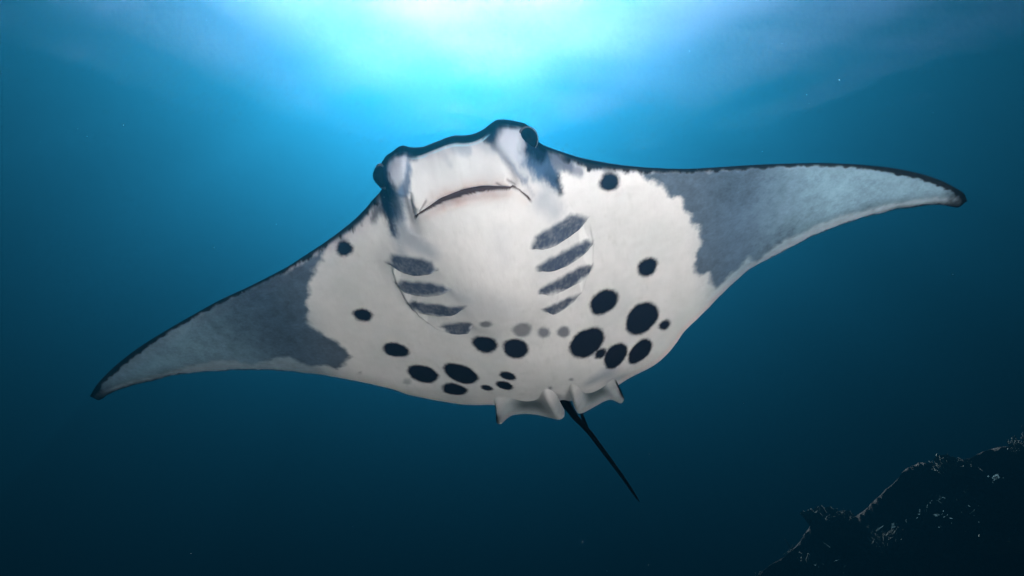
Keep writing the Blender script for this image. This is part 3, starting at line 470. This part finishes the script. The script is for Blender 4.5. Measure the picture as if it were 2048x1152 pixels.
def table_mesh(seed):
    g = random.Random(seed); V = []; F = []; nr, na = 9, 40; off = g.uniform(0, 9)
    for side in (0, 1):
        for i in range(nr):
            for k in range(na):
                a = 2*math.pi*k/na; R0 = .34*(1+.16*math.sin(2*a+off)+.10*math.sin(5*a+2*off)+.05*math.sin(11*a)); r = R0*i/(nr-1)
                z = .20+.06*(i/(nr-1))**2+.012*math.sin(7*a+i)+g.uniform(-.006, .006)-(.022*(1-i/(nr-1))+.006)*side
                V.append(Vector((r*math.cos(a), r*math.sin(a), z)))
        for i in range(nr-1):
            for k in range(na): F.append(tuple(side*nr*na+x for x in ((i*na+k, (i+1)*na+k, (i+1)*na+(k+1) % na, i*na+(k+1) % na) if not side else (i*na+k, i*na+(k+1) % na, (i+1)*na+(k+1) % na, (i+1)*na+k))))
    for k in range(na): F.append(((nr-1)*na+k, nr*na+(nr-1)*na+k, nr*na+(nr-1)*na+(k+1) % na, (nr-1)*na+(k+1) % na))
    tube_into(V, F, [Vector((0, 0, -.12)), Vector((.01, 0, .02)), Vector((0, .01, .12)), Vector((0, 0, .20))], [.10, .06, .07, .13], 10)
    for _ in range(150):
        a = g.uniform(0, 6.28); r = .33*math.sqrt(g.random()); p = Vector((r*math.cos(a), r*math.sin(a), .195+.06*(r/.34)**2))
        tube_into(V, F, [p, p+Vector((g.uniform(-.01, .01), g.uniform(-.01, .01), g.uniform(.02, .05)))], [.010, .005], 5)
    return V, F
def boulder_mesh(seed):
    g = random.Random(seed); V = []; F = []; nu, nv = 48, 22; o = g.uniform(0, 50)
    for j in range(nv+1):
        ph = math.pi*.62*j/nv
        for i in range(nu):
            th = 2*math.pi*i/nu; x, y, z = math.sin(ph)*math.cos(th), math.sin(ph)*math.sin(th), math.cos(ph)
            r = .24*(1+.22*float(fbm(np.array(x*1.2+o), np.array(y*1.2+z+o), 1.6, 3))+.10*abs(math.sin(9*x+3*math.sin(5*y)+o)*math.sin(8*y+4*z)))
            V.append(Vector((x*r, y*r, z*r*.8)))
    for j in range(nv):
        for i in range(nu): F.append((j*nu+i, (j+1)*nu+i, (j+1)*nu+(i+1) % nu, j*nu+(i+1) % nu))
    return V, F
def leafy_mesh(seed):
    g = random.Random(seed); V = []; F = []
    for q in range(15):
        a0 = g.uniform(0, 6.28); c = Vector((g.uniform(-.12, .12), g.uniform(-.12, .12), -.03)); w = g.uniform(.09, .17); h = g.uniform(.12, .24); ph = g.uniform(0, 6); lean = g.uniform(.1, .6); base = len(V)
        for s in (0, 1):
            for i in range(9):
                for j in range(6):
                    u = i/8-.5; t = j/5; x = u*w*(1+1.2*t); y = .03*math.sin(u*9+ph)*t+lean*h*t*t+.006*s; z = h*t*(1-.35*abs(2*u)**2.2+.08*math.sin(u*21+ph))
                    V.append(c+Vector((x*math.cos(a0)-y*math.sin(a0), x*math.sin(a0)+y*math.cos(a0), z)))
            for i in range(8):
                for j in range(5):
                    f = (base+s*54+i*6+j, base+s*54+(i+1)*6+j, base+s*54+(i+1)*6+j+1, base+s*54+i*6+j+1); F.append(f if s else f[::-1])
        for i in range(8): F.append((base+i*6+5, base+(i+1)*6+5, base+54+(i+1)*6+5, base+54+i*6+5))
    return V, F
coral_mats = [rock_material('dark olive coral', (.012, .016, .015), (.040, .048, .042), 9, .02), rock_material('coral with painted teal light', (.014, .028, .032), (.045, .075, .08), 9, .02), rock_material('brown coral', (.05, .035, .022), (.16, .11, .07), 9, .02)]  # teal copy paints the light catching a few corals into their colour
KINDS = {}
for kind, fn, ns in (('branching_coral', branching_mesh, 3), ('table_coral', table_mesh, 2), ('boulder_coral', boulder_mesh, 2), ('leafy_coral', leafy_mesh, 3)):
    KINDS[kind] = []
    for s in range(ns):
        V, F = fn(s*13+5); me = bpy.data.meshes.new(kind); me.from_pydata([tuple(v) for v in V], [], F); me.shade_smooth(); me.materials.append(coral_mats[0]); KINDS[kind].append(me)
TEAL = {}
def coral(kind, x, y, size, label, group=None, m=0, dz=0.0):
    me = rng.choice(KINDS[kind]); size *= 1.35; x *= RS; y *= RS
    if m:
        me = TEAL.setdefault((me.name, m), me.copy()); me.materials[0] = coral_mats[m]
    o = link(bpy.data.objects.new(kind, me)); z = float(reef_z(np.array([x]), np.array([y]))[0])
    o.location = (x, y, z-.03*size+dz); o.scale = (size, size, size*rng.uniform(.85, 1.15)); o.rotation_euler = (rng.uniform(.05, .3), rng.uniform(-.2, .1), rng.uniform(0, 6.28))
    o['label'] = label; o['category'] = 'coral'
    if group: o['group'] = group
    return o
NAMES = {'branching_coral': 'dark branching coral clump on the shadowed reef slope', 'table_coral': 'dark flat table coral jutting from the shadowed reef slope', 'boulder_coral': 'dark rounded boulder coral on the shadowed reef slope', 'leafy_coral': 'dark leafy plate coral clump on the shadowed reef slope'}
GROUPS = {'branching_coral': 'branching corals on the reef', 'table_coral': 'table corals on the reef', 'boulder_coral': 'boulder corals on the reef', 'leafy_coral': 'leafy corals on the reef'}
def wall_y(x, f):
    """y on the camera side of the reef where it reaches the share f of its height there"""
    yy = np.linspace(3, 10, 300); zz = reef_z(np.full(300, x*RS), yy*RS); zt = zz.min()+f*(zz.max()-zz.min()); return float(yy[np.argmax(zz >= zt)])
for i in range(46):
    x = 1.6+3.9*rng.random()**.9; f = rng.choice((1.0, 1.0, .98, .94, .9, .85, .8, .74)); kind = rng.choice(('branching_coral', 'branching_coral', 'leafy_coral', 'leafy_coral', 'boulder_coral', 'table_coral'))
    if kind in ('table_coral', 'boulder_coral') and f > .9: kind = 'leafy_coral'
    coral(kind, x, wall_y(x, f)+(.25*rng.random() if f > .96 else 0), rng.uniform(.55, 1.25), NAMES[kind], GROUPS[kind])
coral('leafy_coral', 3.25, wall_y(3.25, .88), 1.0, 'leafy coral with painted teal light standing out on the dark reef slope', m=1)
coral('branching_coral', 3.0, wall_y(3.0, .86), .9, 'branching coral with painted teal light low on the reef left of the highlit leafy coral', m=1)
coral('leafy_coral', 2.55, wall_y(2.55, .92), .8, 'leafy coral with painted teal light farthest left on the reef at the bottom edge', m=1)
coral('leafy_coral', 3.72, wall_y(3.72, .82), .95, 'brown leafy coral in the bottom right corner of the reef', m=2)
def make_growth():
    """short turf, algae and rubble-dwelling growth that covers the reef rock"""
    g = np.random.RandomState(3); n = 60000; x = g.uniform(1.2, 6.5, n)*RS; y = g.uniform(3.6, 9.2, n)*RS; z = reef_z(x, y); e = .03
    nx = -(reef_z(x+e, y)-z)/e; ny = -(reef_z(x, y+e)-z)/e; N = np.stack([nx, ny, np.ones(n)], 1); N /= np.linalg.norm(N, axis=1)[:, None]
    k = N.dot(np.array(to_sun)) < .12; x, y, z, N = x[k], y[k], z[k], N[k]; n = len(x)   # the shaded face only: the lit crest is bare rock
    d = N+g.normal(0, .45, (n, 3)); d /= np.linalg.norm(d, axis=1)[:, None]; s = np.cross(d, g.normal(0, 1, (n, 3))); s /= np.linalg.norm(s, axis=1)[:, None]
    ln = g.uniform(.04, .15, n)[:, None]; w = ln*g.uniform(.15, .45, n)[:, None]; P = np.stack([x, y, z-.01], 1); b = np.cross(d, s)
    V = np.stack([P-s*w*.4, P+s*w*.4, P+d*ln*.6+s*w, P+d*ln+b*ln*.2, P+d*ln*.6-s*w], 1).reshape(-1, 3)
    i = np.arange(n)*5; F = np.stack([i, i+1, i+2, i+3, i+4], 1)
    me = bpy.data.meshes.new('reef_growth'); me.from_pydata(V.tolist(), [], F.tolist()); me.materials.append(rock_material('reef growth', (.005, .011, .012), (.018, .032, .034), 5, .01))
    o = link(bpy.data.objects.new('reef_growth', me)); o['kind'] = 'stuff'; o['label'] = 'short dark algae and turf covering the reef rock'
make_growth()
def make_particles():
    """drifting specks of plankton"""
    g = random.Random(21); V = []; F = []
    for i in range(50):
        d = g.uniform(1.2, 7); p = Vector((g.uniform(-.8, .8)*d, d, 2.6+d*g.uniform(-.1, .9))); r = g.uniform(.0004, .0012)*(.6+.25*d); b = len(V)
        V += [p+Vector(q)*r*g.uniform(.7, 1.3) for q in ((1, 0, 0), (-1, 0, 0), (0, 1, 0), (0, -1, 0), (0, 0, 1), (0, 0, -1))]
        F += [(b+a, b+c, b+e) for a, c, e in ((0, 2, 4), (2, 1, 4), (1, 3, 4), (3, 0, 4), (2, 0, 5), (1, 2, 5), (3, 1, 5), (0, 3, 5))]
    m, n, l = mat('plankton'); n['Principled BSDF'].inputs['Base Color'].default_value = (.75, .75, .72, 1)
    me = bpy.data.meshes.new('plankton_specks'); me.from_pydata([tuple(v) for v in V], [], F); me.materials.append(m)
    o = link(bpy.data.objects.new('plankton_specks', me)); o['kind'] = 'stuff'; o['label'] = 'tiny pale specks of plankton drifting in the water'
make_particles()
